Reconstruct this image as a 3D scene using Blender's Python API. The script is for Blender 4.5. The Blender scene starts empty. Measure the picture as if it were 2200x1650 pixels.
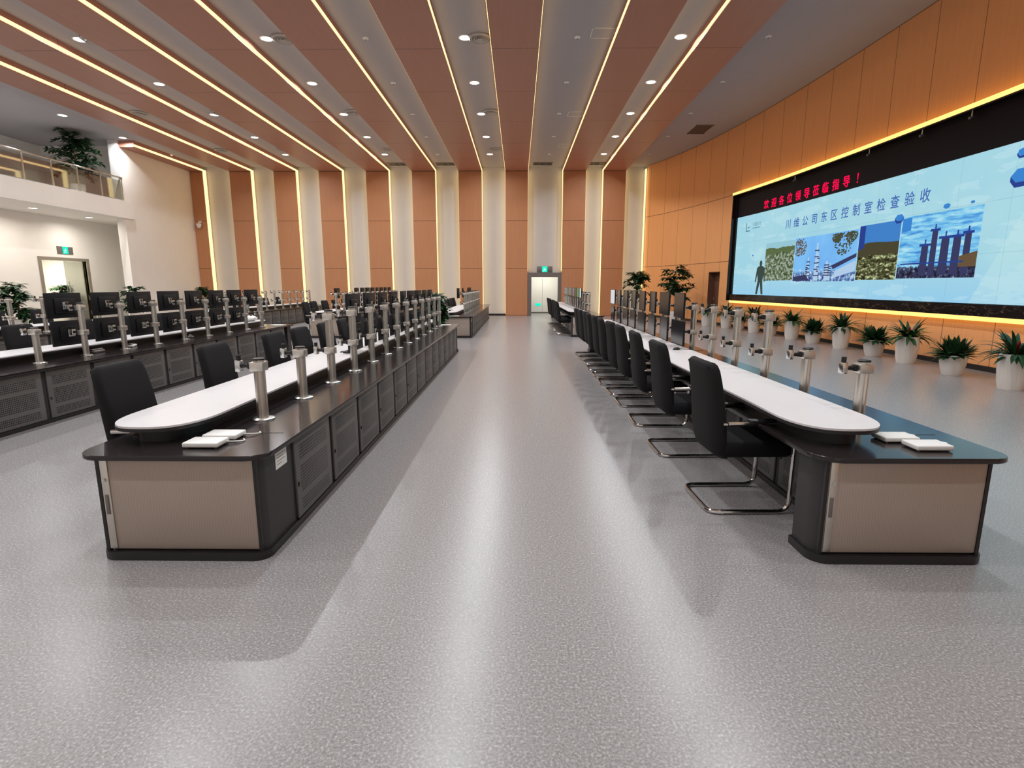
import bpy, bmesh, math, random
from mathutils import Vector, Matrix
R = math.radians
random.seed(7)
SC = bpy.context.scene
COL = SC.collection

# ------------------------------------------------------------------ camera, world, exposure
cam_d = bpy.data.cameras.new('camera'); cam = bpy.data.objects.new('camera', cam_d); COL.objects.link(cam)
cam_d.sensor_fit = 'HORIZONTAL'; cam_d.sensor_width = 36.0; cam_d.lens = 36.0*1165/2200
cam_d.clip_start = 0.05; cam_d.clip_end = 200
cam.location = (0, 0, 1.6); cam.rotation_euler = (R(90-10.361), 0, R(0.629))
SC.camera = cam
SC.view_settings.view_transform = 'Standard'; SC.view_settings.look = 'None'
SC.view_settings.exposure = 0.0; SC.view_settings.gamma = 1.0; SC.view_settings.use_curve_mapping = False
w = bpy.data.worlds.new('world'); SC.world = w; w.use_nodes = True
w.node_tree.nodes['Background'].inputs[0].default_value = (0.5, 0.52, 0.55, 1); w.node_tree.nodes['Background'].inputs[1].default_value = 0.05
cy = SC.cycles
cy.max_bounces = 6; cy.diffuse_bounces = 4; cy.glossy_bounces = 3; cy.transmission_bounces = 4; cy.transparent_max_bounces = 10
cy.caustics_reflective = False; cy.caustics_refractive = False; cy.sample_clamp_indirect = 4.0
cy.use_denoising = True
DOWN_W = 70.0          # watts of one ceiling downlight
LED_S = 2.4            # radiance of the cove LED lines

# ------------------------------------------------------------------ helpers: colour, materials
def lin(c):
    return tuple(((v/255)/12.92 if v/255 <= .04045 else ((v/255+.055)/1.055)**2.4) for v in c)
def new_mat(name):
    m = bpy.data.materials.new(name); m.use_nodes = True; nt = m.node_tree; nt.nodes.clear()
    out = nt.nodes.new('ShaderNodeOutputMaterial'); return m, nt, out
class NB:
    def __init__(s, nt): s.nt = nt
    def node(s, t, **k):
        n = s.nt.nodes.new(t)
        for a, b in k.items(): setattr(n, a, b)
        return n
    def put(s, sock, v):
        if hasattr(v, 'is_linked') or isinstance(v, bpy.types.NodeSocket): s.nt.links.new(v, sock)
        else: sock.default_value = v
    def m(s, op, a, b=0.0, c=0.0):
        n = s.node('ShaderNodeMath', operation=op); s.put(n.inputs[0], a); s.put(n.inputs[1], b); s.put(n.inputs[2], c); return n.outputs[0]
    def mix(s, f, a, b):
        n = s.node('ShaderNodeMix', data_type='RGBA'); s.put(n.inputs[0], f)
        s.put(n.inputs[6], a if not isinstance(a, tuple) else (*a[:3], 1)); s.put(n.inputs[7], b if not isinstance(b, tuple) else (*b[:3], 1)); return n.outputs[2]
    def noise(s, vec, scale, detail=2.0, rough=.5):
        n = s.node('ShaderNodeTexNoise'); s.put(n.inputs['Vector'], vec); n.inputs['Scale'].default_value = scale
        n.inputs['Detail'].default_value = detail; n.inputs['Roughness'].default_value = rough; return n.outputs[0]
    def scalev(s, vec, sc):
        n = s.node('ShaderNodeVectorMath', operation='MULTIPLY'); s.put(n.inputs[0], vec); n.inputs[1].default_value = sc; return n.outputs[0]
    def sep(s, vec):
        n = s.node('ShaderNodeSeparateXYZ'); s.put(n.inputs[0], vec); return n.outputs
    def line(s, x, off, period, half):      # 1 on thin lines of a periodic grid
        d = s.m('SUBTRACT', s.m('FRACT', s.m('DIVIDE', s.m('SUBTRACT', x, off-period*0.5), period)), 0.5)
        return s.m('LESS_THAN', s.m('ABSOLUTE', d), half/period)
    def rng(s, x, a, b): return s.m('MULTIPLY', s.m('GREATER_THAN', x, a), s.m('LESS_THAN', x, b))
    def ramp(s, f, stops):
        n = s.node('ShaderNodeValToRGB'); s.put(n.inputs[0], f); e = n.color_ramp.elements
        while len(e) < len(stops): e.new(0.5)
        for i, (p, c) in enumerate(stops): e[i].position = p; e[i].color = (*c, 1)
        return n.outputs[0]
def principled(nb, out, color, rough=.5, metal=0.0, spec=.5, coat=0.0, normal=None):
    p = nb.node('ShaderNodeBsdfPrincipled')
    nb.put(p.inputs['Base Color'], color if not isinstance(color, tuple) else (*color[:3], 1))
    nb.put(p.inputs['Roughness'], rough); nb.put(p.inputs['Metallic'], metal); p.inputs['Specular IOR Level'].default_value = spec
    if coat: p.inputs['Coat Weight'].default_value = coat; p.inputs['Coat Roughness'].default_value = .1
    if normal is not None: nb.put(p.inputs['Normal'], normal)
    nb.nt.links.new(p.outputs[0], out.inputs[0]); return p
def plain(name, rgb, rough=.5, metal=0.0, spec=.5, coat=0.0, var=0.06, scale=12.0):
    m, nt, out = new_mat(name); nb = NB(nt); c = lin(rgb)
    pos = nb.node('ShaderNodeTexCoord').outputs['Object']
    f = nb.noise(pos, scale, 3)
    col = nb.mix(f, tuple(v*(1-var) for v in c), tuple(min(1, v*(1+var)) for v in c))
    principled(nb, out, col, rough, metal, spec, coat); return m
def emis(name, rgb, strength):
    m, nt, out = new_mat(name); e = nt.nodes.new('ShaderNodeEmission'); e.inputs[0].default_value = (*lin(rgb), 1); e.inputs[1].default_value = strength
    nt.links.new(e.outputs[0], out.inputs[0]); return m
def bump(nb, h, strength, dist):
    b = nb.node('ShaderNodeBump'); b.inputs['Strength'].default_value = strength; b.inputs['Distance'].default_value = dist
    nb.put(b.inputs['Height'], h); return b.outputs[0]

M = {}
def wood(name, rgb, rough, grain_axis, lines):
    m, nt, out = new_mat(name); nb = NB(nt); c = lin(rgb)
    pos = nb.node('ShaderNodeNewGeometry').outputs['Position']
    sc = {'z': (9, 9, .5), 'y': (9, .5, 9)}[grain_axis]
    f = nb.noise(nb.scalev(pos, sc), 2.2, 4, .6)
    g = nb.noise(nb.scalev(pos, tuple(v*6 for v in sc)), 3.0, 2)
    col = nb.mix(f, tuple(v*.86 for v in c), tuple(min(1, v*1.1) for v in c))
    col = nb.mix(nb.m('MULTIPLY', g, .25), col, tuple(v*.75 for v in c))
    uv = nb.sep(nb.node('ShaderNodeUVMap').outputs[0]) if any(l[0] in 'st' for l in lines) else None
    px = nb.sep(pos)
    for ax, off, per, half in lines:
        src = {'x': px[0], 'y': px[1], 'z': px[2], 's': uv and uv[0], 't': uv and uv[1]}[ax]
        col = nb.mix(nb.line(src, off, per, half), col, tuple(v*.33 for v in c))
    principled(nb, out, col, rough, 0, .4); return m
M['wood_wall'] = wood('back_wall_wood', (200, 138, 96), .45, 'z', [('z', 2.42, 2.38, .012)])
M['wood_right'] = wood('curved_wall_wood', (244, 172, 114), .5, 'z', [('s', 15.17, 1.23, .009), ('t', 2.5, 2.47, .014)])
M['wood_beam'] = wood('ceiling_wood', (182, 128, 110), .42, 'y', [('y', 14.3, 2.95, .012)])
def plaster(name, rgb, rough=.7, var=.05):
    m, nt, out = new_mat(name); nb = NB(nt); c = lin(rgb)
    pos = nb.node('ShaderNodeNewGeometry').outputs['Position']
    f = nb.noise(pos, 1.3, 4, .6); g = nb.noise(pos, 40, 2)
    col = nb.mix(f, tuple(v*(1-var) for v in c), tuple(min(1, v*(1+var)) for v in c))
    principled(nb, out, col, rough, 0, .3, normal=bump(nb, g, .05, .003)); return m
M['white_wall'] = plaster('white_wall_board', (198, 192, 190), .6)
M['white_ceil'] = plaster('white_ceiling_board', (172, 168, 172), .7, .03)
M['beige_wall'] = plaster('beige_wall_stone', (244, 239, 234), .55)
def floor_mat():
    m, nt, out = new_mat('speckled_rubber_floor'); nb = NB(nt)
    pos = nb.node('ShaderNodeNewGeometry').outputs['Position']
    a = nb.noise(pos, 90, 2, .6); b = nb.noise(pos, 260, 1); c = nb.noise(pos, .55, 3)
    col = nb.ramp(a, [(.30, lin((118, 115, 115))), (.5, lin((146, 142, 142))), (.70, lin((172, 168, 168)))])
    col = nb.mix(nb.m('GREATER_THAN', b, .66), col, lin((96, 92, 92)))
    col = nb.mix(nb.m('MULTIPLY', c, .18), col, lin((150, 143, 142)))
    px = nb.sep(pos)
    col = nb.mix(nb.m('MULTIPLY', nb.line(px[0], .62, 1.83, .002), .12), col, lin((90, 86, 86)))
    rough = nb.m('MULTIPLY_ADD', a, .12, .20)
    hgt = nb.noise(pos, 140, 2, .5)
    principled(nb, out, col, rough, 0, .6, normal=bump(nb, hgt, .10, .003)); return m
M['floor'] = floor_mat()
M['dark_top'] = plain('dark_brown_laminate', (40, 34, 35), .17, 0, .5, var=.03, scale=30)
M['dark'] = plain('black_laminate', (30, 27, 28), .4)
M['dark_panel'] = plain('charcoal_board', (52, 48, 50), .5)
M['worktop'] = plain('white_worktop_laminate', (216, 212, 212), .38, 0, .5, var=.02)
M['fabric'] = plain('black_chair_fabric', (25, 23, 24), .85, 0, .25, var=.18, scale=60)
M['seat_fab'] = plain('black_seat_fabric', (15, 14, 18), .85, 0, .25, var=.15, scale=60)
M['chrome'] = plain('chrome_tube', (205, 203, 200), .12, 1, var=.01)
M['alu'] = plain('brushed_aluminium', (212, 207, 198), .36, 1, var=.05, scale=40)
M['steel'] = plain('bright_steel', (215, 215, 212), .2, 1, var=.02)
M['black_plastic'] = plain('black_plastic', (22, 21, 22), .4)
M['mon_shell'] = plain('monitor_shell_plastic', (15, 14, 17), .55, 0, .3)
M['mon_screen'] = plain('monitor_screen_off', (22, 22, 25), .2, 0, .5, var=.03)
M['white_plastic'] = plain('white_plastic', (232, 230, 226), .4, var=.01)
M['paper'] = plain('white_paper', (235, 234, 230), .7, var=.02)
M['pot'] = plain('white_ceramic_pot', (222, 215, 208), .35, 0, .5, var=.03)
M['soil'] = plain('dark_soil', (44, 34, 28), .9, var=.3, scale=60)
M['leaf'] = plain('dark_green_leaf', (34, 66, 36), .38, 0, .4, var=.5, scale=9)
M['leaf2'] = plain('green_leaf', (46, 80, 40), .4, 0, .4, var=.45, scale=9)
M['red'] = plain('dark_red_bract', (120, 30, 38), .45, var=.3, scale=20)
M['trunk'] = plain('brown_trunk', (96, 70, 50), .8, var=.3, scale=20)
M['grey_metal'] = plain('grey_painted_metal', (120, 112, 108), .4, .3)
M['grille'] = plain('dark_vent_grille', (52, 50, 50), .5)
M['vent_grey'] = plain('pale_grey_vent', (170, 166, 164), .5)
M['led'] = emis('warm_led_line', (255, 210, 142), LED_S)
M['led_wall'] = emis('warm_led_wall_line', (255, 222, 152), 1.9)
M['led_amber'] = emis('amber_led_line', (255, 202, 112), 1.9)
M['lens'] = emis('downlight_lens', (255, 250, 244), 12.0)
M['green_lit'] = emis('green_exit_light', (20, 228, 190), 1.25)
M['white_lit'] = emis('white_pictogram_light', (225, 255, 245), 1.1)
M['red_led'] = emis('red_led_dots', (255, 12, 70), 1.6)
M['lit_screen'] = emis('lit_monitor_picture', (225, 228, 230), .9)
M['lit_green'] = emis('green_monitor_picture', (150, 190, 130), .7)
M['ticker'] = plain('black_led_board', (22, 17, 23), .6, 0, .12, var=.1)
def door_metal():
    m, nt, out = new_mat('perforated_grey_steel'); nb = NB(nt)
    o = nb.sep(nb.node('ShaderNodeTexCoord').outputs['Object']); y, z = o[1], o[2]
    p = .021
    fy = nb.m('SUBTRACT', nb.m('FRACT', nb.m('DIVIDE', y, p)), .5); fz = nb.m('SUBTRACT', nb.m('FRACT', nb.m('DIVIDE', z, p)), .5)
    d = nb.m('SQRT', nb.m('ADD', nb.m('MULTIPLY', fy, fy), nb.m('MULTIPLY', fz, fz)))
    hole = nb.m('LESS_THAN', d, .35)
    zone = nb.m('ADD', nb.m('ADD', nb.rng(z, .435, .545), nb.rng(z, .21, .395)), nb.rng(z, .085, .17))
    zone = nb.m('MULTIPLY', zone, nb.rng(y, -.262, .262))
    col = nb.mix(nb.m('MULTIPLY', hole, zone), lin((108, 106, 104)), lin((26, 24, 24)))
    principled(nb, out, col, .45, .35, .5); return m
M['perf'] = door_metal()
def tambour():
    m, nt, out = new_mat('silver_tambour_slats'); nb = NB(nt)
    o = nb.sep(nb.node('ShaderNodeTexCoord').outputs['Object'])
    f = nb.m('FRACT', nb.m('DIVIDE', o[0], .016)); h = nb.m('MINIMUM', f, nb.m('SUBTRACT', 1.0, f))
    col = nb.mix(nb.m('LESS_THAN', h, .07), lin((178, 162, 149)), lin((165, 150, 138)))
    principled(nb, out, col, .42, .35, .5, normal=bump(nb, nb.m('MINIMUM', h, .2), .12, .003)); return m
M['tambour'] = tambour()
def marble():
    m, nt, out = new_mat('black_veined_marble'); nb = NB(nt)
    pos = nb.node('ShaderNodeNewGeometry').outputs['Position']
    n = nb.noise(nb.scalev(pos, (1, .6, 1.6)), 2.2, 6, .65)
    v = nb.m('LESS_THAN', nb.m('ABSOLUTE', nb.m('SUBTRACT', n, .5)), .0028)
    principled(nb, out, nb.mix(v, lin((26, 20, 20)), lin((140, 110, 90))), .12, 0, .5); return m
M['marble'] = marble()
def glass(name, tint, gloss):
    m, nt, out = new_mat(name); nb = NB(nt)
    t = nb.node('ShaderNodeBsdfTransparent'); t.inputs[0].default_value = (*tint, 1)
    g = nb.node('ShaderNodeBsdfGlossy'); g.inputs['Roughness'].default_value = .03
    lw = nb.node('ShaderNodeLayerWeight'); lw.inputs[0].default_value = .35
    f = nb.m('MULTIPLY_ADD', lw.outputs['Fresnel'], gloss, .06)
    mx = nb.node('ShaderNodeMixShader'); nb.put(mx.inputs[0], f); nt.links.new(t.outputs[0], mx.inputs[1]); nt.links.new(g.outputs[0], mx.inputs[2])
    nt.links.new(mx.outputs[0], out.inputs[0]); return m
M['glass'] = glass('clear_glass', (.93, .94, .91), .55)

# ------------------------------------------------------------------ helpers: meshes and objects
def box(bm, x0, x1, y0, y1, z0, z1, bev=0.0, seg=2, mi=0):
    r = bmesh.ops.create_cube(bm, size=1.0); vs = r['verts']
    for v in vs: v.co = Vector((x0+(v.co.x+.5)*(x1-x0), y0+(v.co.y+.5)*(y1-y0), z0+(v.co.z+.5)*(z1-z0)))
    fs = {f for v in vs for f in v.link_faces}
    for f in fs: f.material_index = mi
    if bev:
        es = {e for v in vs for e in v.link_edges}
        bmesh.ops.bevel(bm, geom=list(es), offset=bev, segments=seg, affect='EDGES', profile=.5)
def loft(bm, rings, caps=True, closed=True, mi=0):
    V = [[bm.verts.new(p) for p in ring] for ring in rings]
    n = len(V[0])
    for a, b in zip(V[:-1], V[1:]):
        for i in range(n if closed else n-1):
            f = bm.faces.new((a[i], a[(i+1) % n], b[(i+1) % n], b[i])); f.material_index = mi
    if caps:
        f = bm.faces.new(list(reversed(V[0]))); f.material_index = mi
        f = bm.faces.new(V[-1]); f.material_index = mi
def circ(r, n, z=0, cx=0, cy=0): return [(cx+r*math.cos(2*math.pi*i/n), cy+r*math.sin(2*math.pi*i/n), z) for i in range(n)]
def lathe(bm, prof, n=24, cx=0, cy=0, caps=True, mi=0): loft(bm, [circ(r, n, z, cx, cy) for r, z in prof], caps, mi=mi)
def fillet(pts, rad, n=5):
    out = [Vector(pts[0])]
    for a, b, c in zip(pts[:-2], pts[1:-1], pts[2:]):
        a, b, c = Vector(a), Vector(b), Vector(c); u, v = (a-b).normalized(), (c-b).normalized()
        r = min(rad, (a-b).length*.45, (c-b).length*.45)
        p, q = b+u*r, b+v*r
        for i in range(n+1):
            t = i/n; out.append(p*(1-t)**2+b*2*t*(1-t)+q*t*t)
    out.append(Vector(pts[-1])); return out
def tube(bm, pts, r, n=10, mi=0):
    pts = [Vector(p) for p in pts]; rings = []; up = None
    for i, p in enumerate(pts):
        d = (pts[min(i+1, len(pts)-1)]-pts[max(i-1, 0)]).normalized()
        if up is None: up = Vector((0, 0, 1)) if abs(d.z) < .9 else Vector((1, 0, 0))
        s = d.cross(up).normalized(); up = s.cross(d).normalized()
        rr = r[i] if isinstance(r, (list, tuple)) else r
        rings.append([p+s*math.cos(2*math.pi*k/n)*rr+up*math.sin(2*math.pi*k/n)*rr for k in range(n)])
    loft(bm, rings, True, mi=mi)
def prism(bm, poly, z0, z1, mi=0): loft(bm, [[(x, y, z0) for x, y in poly], [(x, y, z1) for x, y in poly]], mi=mi)
def rrect(x0, x1, y0, y1, rs, n=6):        # corner radii: (x0,y0),(x1,y0),(x1,y1),(x0,y1)
    out = []
    for (cx, cy, sx, sy, a0), r in zip([(x0, y0, 1, 1, 180), (x1, y0, -1, 1, 270), (x1, y1, -1, -1, 0), (x0, y1, 1, -1, 90)], rs):
        for i in range(n+1):
            a = R(a0+90*i/n); out.append((cx+sx*r+r*math.cos(a), cy+sy*r+r*math.sin(a)))
    return out
def obj(name, bm, mat, parent=None, smooth=35):
    me = bpy.data.meshes.new(name); bmesh.ops.recalc_face_normals(bm, faces=bm.faces[:]) if bm.faces else None
    bm.to_mesh(me); bm.free()
    for m in (mat if isinstance(mat, (list, tuple)) else [mat]): me.materials.append(M[m] if isinstance(m, str) else m)
    if smooth:
        me.polygons.foreach_set('use_smooth', [True]*len(me.polygons)); me.set_sharp_from_angle(angle=R(smooth))
    o = bpy.data.objects.new(name, me); COL.objects.link(o)
    if parent is not None: o.parent = parent
    return o
def B(): return bmesh.new()
def tag(o, label=None, cat=None, group=None, kind=None):
    if label: o['label'] = label
    if cat: o['category'] = cat
    if group: o['group'] = group
    if kind: o['kind'] = kind
    return o
def thing(name, label, cat, loc=(0, 0, 0), rz=0.0, group=None):
    o = bpy.data.objects.new(name, None); COL.objects.link(o); o.location = loc; o.rotation_euler = (0, 0, rz); o.empty_display_size = .1
    return tag(o, label, cat, group)
def struct(name, bm, mat, smooth=0, parent=None):
    o = obj(name, bm, mat, parent, smooth)
    if parent is None: o['kind'] = 'structure'
    return o
def copy_tree(o, parent=None):
    c = o.copy(); COL.objects.link(c)
    if parent is not None: c.parent = parent
    for ch in list(o.children): copy_tree(ch, c)
    return c
def place(proto, loc, rz, label, group=None, used=set()):
    if proto.name not in used: used.add(proto.name); o = proto
    else: o = copy_tree(proto)
    o.location = loc; o.rotation_euler = (0, 0, rz); o['label'] = label
    if group: o['group'] = group
    return o
ORD = ['first', 'second', 'third', 'fourth', 'fifth', 'sixth', 'seventh', 'eighth', 'ninth', 'tenth', 'eleventh', 'twelfth', 'thirteenth', 'fourteenth']

# ------------------------------------------------------------------ the curved screen wall (plan curve X(Y))
WY = [-6, 0, 5, 9, 12, 15, 18, 21, 24, 27, 28.7]; WX = [8.45, 8.65, 8.75, 8.78, 8.77, 8.70, 8.55, 8.27, 7.82, 7.07, 6.42]
WM = [(WX[min(i+1, 10)]-WX[max(i-1, 0)])/(WY[min(i+1, 10)]-WY[max(i-1, 0)]) for i in range(11)]
def wx(y):
    i = 0
    while i < 9 and y > WY[i+1]: i += 1
    h = WY[i+1]-WY[i]; t = (y-WY[i])/h
    return (2*t**3-3*t*t+1)*WX[i]+(t**3-2*t*t+t)*h*WM[i]+(-2*t**3+3*t*t)*WX[i+1]+(t**3-t*t)*h*WM[i+1]
NT = 1400
TY = [28.7-(34.7*i/NT) for i in range(NT+1)]; TX = [wx(y) for y in TY]; TS = [0.0]
for i in range(NT): TS.append(TS[-1]+math.hypot(TX[i+1]-TX[i], TY[i+1]-TY[i]))
def s_of(y):
    f = (28.7-y)/34.7*NT; i = min(int(f), NT-1); return TS[i]+(TS[i+1]-TS[i])*(f-i)
def y_of(s):
    lo, hi = 0, NT
    while hi-lo > 1:
        mid = (lo+hi)//2
        if TS[mid] <= s: lo = mid
        else: hi = mid
    return TY[lo]+(TY[hi]-TY[lo])*(s-TS[lo])/(TS[hi]-TS[lo])
def W(s, z, off=0.0):
    y = y_of(s); x = wx(y); d = (wx(y+.01)-wx(y-.01))/.02
    n = Vector((-1, d, 0)).normalized()
    return Vector((x, y, 0))+n*off+Vector((0, 0, z))
def wall_sheet(bm, s0, s1, z0, z1, off, ds=.5, uv=True, mi=0):
    n = max(1, int(round((s1-s0)/ds))); lay = bm.loops.layers.uv.verify()
    ss = [s0+(s1-s0)*i/n for i in range(n+1)]
    lo = [bm.verts.new(W(s, z0, off)) for s in ss]; hi = [bm.verts.new(W(s, z1, off)) for s in ss]
    for i in range(n):
        f = bm.faces.new((lo[i], lo[i+1], hi[i+1], hi[i])); f.material_index = mi
        for l, c in zip(f.loops, [(ss[i], z0), (ss[i+1], z0), (ss[i+1], z1), (ss[i], z1)]): l[lay].uv = c
def wall_bar(bm, s0, s1, z0, z1, o0, o1, ds=.5, mi=0):
    n = max(1, int(round((s1-s0)/ds)))
    rings = []
    for i in range(n+1):
        s = s0+(s1-s0)*i/n; rings.append([W(s, z0, o0), W(s, z1, o0), W(s, z1, o1), W(s, z0, o1)])
    loft(bm, rings, mi=mi)
def wall_poly(bm, pts, off, mi=0):
    f = bm.faces.new([bm.verts.new(W(s, z, off)) for s, z in pts]); f.material_index = mi

# ------------------------------------------------------------------ room shell
YB, YF, ZB, ZC = 28.5, -4.0, 7.2, 7.45
XL, XA, XG = -16.5, -19.0, -20.5
bm = B(); box(bm, -22.5, 10.5, YF-.3, 32.5, -.12, 0); struct('floor', bm, 'floor')
bm = B(); box(bm, -22.5, 10.5, YF-.3, 32.5, ZC, ZC+.12); struct('ceiling', bm, 'white_ceil')
# back wall with the doorway at X .69..2.07, z 0..2.0
bm = B(); yb = YB+.4
box(bm, -20.6, .66, yb, yb+.15, 0, ZC); box(bm, 2.08, 7.2, yb, yb+.15, 0, ZC); box(bm, .66, 2.08, yb, yb+.15, 2.0, ZC)
struct('wall_back', bm, 'white_wall')
bm = B(); box(bm, -22.5, 10.5, YF-.2, YF, 0, ZC); struct('wall_front', bm, 'beige_wall')
# curved wall on the right with a dark door recess
D0, D1 = s_of(23.2), s_of(22.3)
bm = B()
wall_sheet(bm, .1, D0, 0, ZC, 0); wall_sheet(bm, D0, D1, 2.1, ZC, 0); wall_sheet(bm, D1, 33.5, 0, ZC, 0)
struct('wall_right', bm, 'wood_right', 50)
bm = B(); wall_bar(bm, .2, D0-.02, 0, .1, .001, .02); wall_bar(bm, D1+.02, 33.0, 0, .1, .001, .02); struct('baseboard_right', bm, 'dark')
# left wall: full height beyond the gallery, alcove and gallery before it
bm = B(); box(bm, XL-.35, XL, 23.45, yb, 0, ZC); struct('wall_left', bm, 'beige_wall')
bm = B(); box(bm, XA-.15, XA, YF, 21.9, 0, 4.35); box(bm, XA-.15, XA, 24.2, 27.2, 0, 4.35); box(bm, XA-.15, XA, 21.9, 24.2, 2.6, 4.35)
struct('wall_alcove', bm, 'beige_wall')
bm = B(); box(bm, XA, XL-.35, 27.2, 27.35, 0, 4.35); struct('wall_alcove_end', bm, 'beige_wall')
bm = B(); box(bm, XG-.15, XG, YF, 24.6, 5.05, ZC); struct('wall_gallery', bm, 'beige_wall')
bm = B(); box(bm, XG, XL-.35, 24.45, 24.6, 5.05, ZC); struct('wall_gallery_end', bm, 'beige_wall')
bm = B(); box(bm, XG, XL+.08, YF, 23.95, 4.35, 5.05); box(bm, XG, XL-.35, 23.95, 27.2, 4.35, 5.05); struct('trim_1', bm, 'beige_wall')

# wooden ceiling beams, wooden wall panels, each with LED lines on the sides that face a white strip
EDG = [(-16.55, -15.87), (-14.5, -13.44), (-12.27, -11.17), (-10.0, -8.84), (-7.63, -6.5), (-5.33, -4.16), (-3.0, -1.83), (-.65, .49), (2.24, 3.38), (4.25, 5.37)]
n = 2
for i, (x0, x1) in enumerate(EDG):
    y0 = 23.6 if i == 0 else YF
    bm = B(); box(bm, x0, x1, y0, YB, ZB, ZC); t = struct('trim_%d' % n, bm, 'wood_beam'); n += 1
    for side, on in ((x0, i > 0), (x1, i < 9)):
        if on:
            bm = B(); s = -1 if side == x0 else 1
            box(bm, min(side, side+s*.012), max(side, side+s*.012), y0+.02, YB+.1, ZB+.02, ZB+.105); obj('led_line', bm, 'led', t, 0)
    bm = B(); box(bm, x0, x1, YB, yb, 0.0, ZB); t = struct('trim_%d' % n, bm, 'wood_wall'); n += 1
    for side, on in ((x0, i > 0), (x1, True)):
        if on:
            bm = B(); s = -1 if side == x0 else 1; zz = 2.3 if i in (7, 8) and side in (.49, 2.24) else .12
            box(bm, min(side, side+s*.012), max(side, side+s*.012), YB+.05, YB+.35, zz, ZB+.1); obj('led_line', bm, 'led_wall', t, 0)
bm = B(); box(bm, 6.38, 6.40, YB+.04, YB+.35, .12, ZB+.1); t = struct('trim_%d' % n, bm, 'led_wall'); n += 1
for i, (a, b) in enumerate([(-15.87, -14.5), (-13.44, -12.27), (-11.17, -10.0), (-8.84, -7.63), (-6.5, -5.33), (-4.16, -3.0), (-1.83, -.65), (3.38, 4.25), (5.37, 6.36)]):
    bm = B(); box(bm, a, b, yb-.02, yb, 0, .1); o = struct('baseboard_back', bm, 'dark')

# doorway at the back with the lit corridor beyond
bm = B()
for a in ((.5, .69), (2.07, 2.27)): box(bm, a[0], a[1], YB+.02, yb+.02, 0, 2.0)
box(bm, .5, 2.27, YB+.02, yb+.02, 2.0, 2.22); d1 = struct('door_1', bm, 'grey_metal')
bm = B(); box(bm, .4, 2.4, 31.5, 31.6, 0, 2.6); box(bm, .3, .4, yb+.15, 31.6, 0, 2.6); box(bm, 2.4, 2.5, yb+.15, 31.6, 0, 2.6); box(bm, .3, 2.5, yb+.15, 31.6, 2.6, 2.7)
struct('wall_corridor', bm, 'white_wall')
bm = B(); box(bm, .55, 1.385, 31.42, 31.48, .06, 2.3, .006); box(bm, 1.395, 2.3, 31.42, 31.48, .06, 2.3, .006); d2 = struct('door_2', bm, 'white_plastic')
bm = B(); box(bm, 1.0, 1.30, 31.405, 31.415, .42, .56); e = obj('exit_sticker', bm, 'green_lit', d2, 0)
def area(name, loc, size, watts, parent=None, rgb=(1, 1, 1), rot=(0, 0, 0), shape='DISK', spread=180, size_y=None):
    l = bpy.data.lights.new(name, 'AREA'); l.shape = shape; l.size = size; l.energy = watts; l.color = rgb; l.spread = R(spread)
    if size_y: l.size_y = size_y
    o = bpy.data.objects.new(name, l); COL.objects.link(o); o.location = loc; o.rotation_euler = rot
    if parent is not None: o.parent = parent
    return o
t = thing('corridor_light', 'white ceiling lamp lighting the corridor behind the back doorway', 'ceiling lamp', (1.4, 30.2, 2.59))
bm = B(); box(bm, -.5, .5, -.3, .3, -.05, 0, .01); obj('housing', bm, 'white_plastic', t)
area('lamp', (0, 0, -.06), .9, 42, t, (1, .99, .86), shape='SQUARE')
# doorway in the alcove: lit corridor on the left half, glass leaf on the right half
bm = B()
for a in ((21.78, 21.9), (24.2, 24.34)): box(bm, XA-.18, XA+.04, a[0], a[1], 0, 2.6)
box(bm, XA-.18, XA+.04, 21.78, 24.34, 2.6, 2.72); d3 = struct('door_3', bm, plain('taupe_door_frame', (150, 140, 126), .4, .2))
bm = B(); box(bm, XA-.09, XA-.075, 23.1, 24.2, .02, 2.58); g = obj('glass_leaf', bm, 'glass', d3, 0)
bm = B(); tube(bm, [(XA-.04, 23.2, .75), (XA-.04, 23.2, 1.75)], .018); box(bm, XA-.08, XA-.04, 23.19, 23.21, .8, .82); box(bm, XA-.08, XA-.04, 23.19, 23.21, 1.68, 1.7); obj('pull_handle', bm, 'steel', g)
bm = B(); box(bm, -21.5, -21.4, 21.5, 24.5, 0, 3.0); box(bm, -21.4, XA-.15, 21.4, 21.5, 0, 3.0); box(bm, -21.4, XA-.15, 24.5, 24.6, 0, 3.0); box(bm, -21.4, XA-.15, 21.5, 24.5, 3.0, 3.1)
struct('wall_corridor_left', bm, 'white_wall')
t = thing('corridor_light', 'bright ceiling lamp in the corridor behind the alcove glass door', 'ceiling lamp', (-20.3, 22.9, 2.99))
bm = B(); box(bm, -.5, .5, -.5, .5, -.05, 0, .01); obj('housing', bm, 'white_plastic', t)
area('lamp', (0, 0, -.06), .9, 170, t, (1, 1, .78), shape='SQUARE')
# recessed door in the curved wall
bm = B()
wall_bar(bm, D0, D1, 0, 2.1, -.32, -.28); wall_bar(bm, D0-.03, D0, 0, 2.1, -.3, 0); wall_bar(bm, D1, D1+.03, 0, 2.1, -.3, 0); wall_bar(bm, D0, D1, 2.1, 2.13, -.3, 0)
d4 = struct('door_4', bm, plain('brown_door_recess', (112, 74, 58), .5))
bm = B(); p = W(D0+.12, 1.0, -.22); box(bm, p.x-.02, p.x+.02, p.y-.02, p.y+.02, .92, 1.08, .005); obj('door_handle', bm, 'steel', d4)
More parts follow.
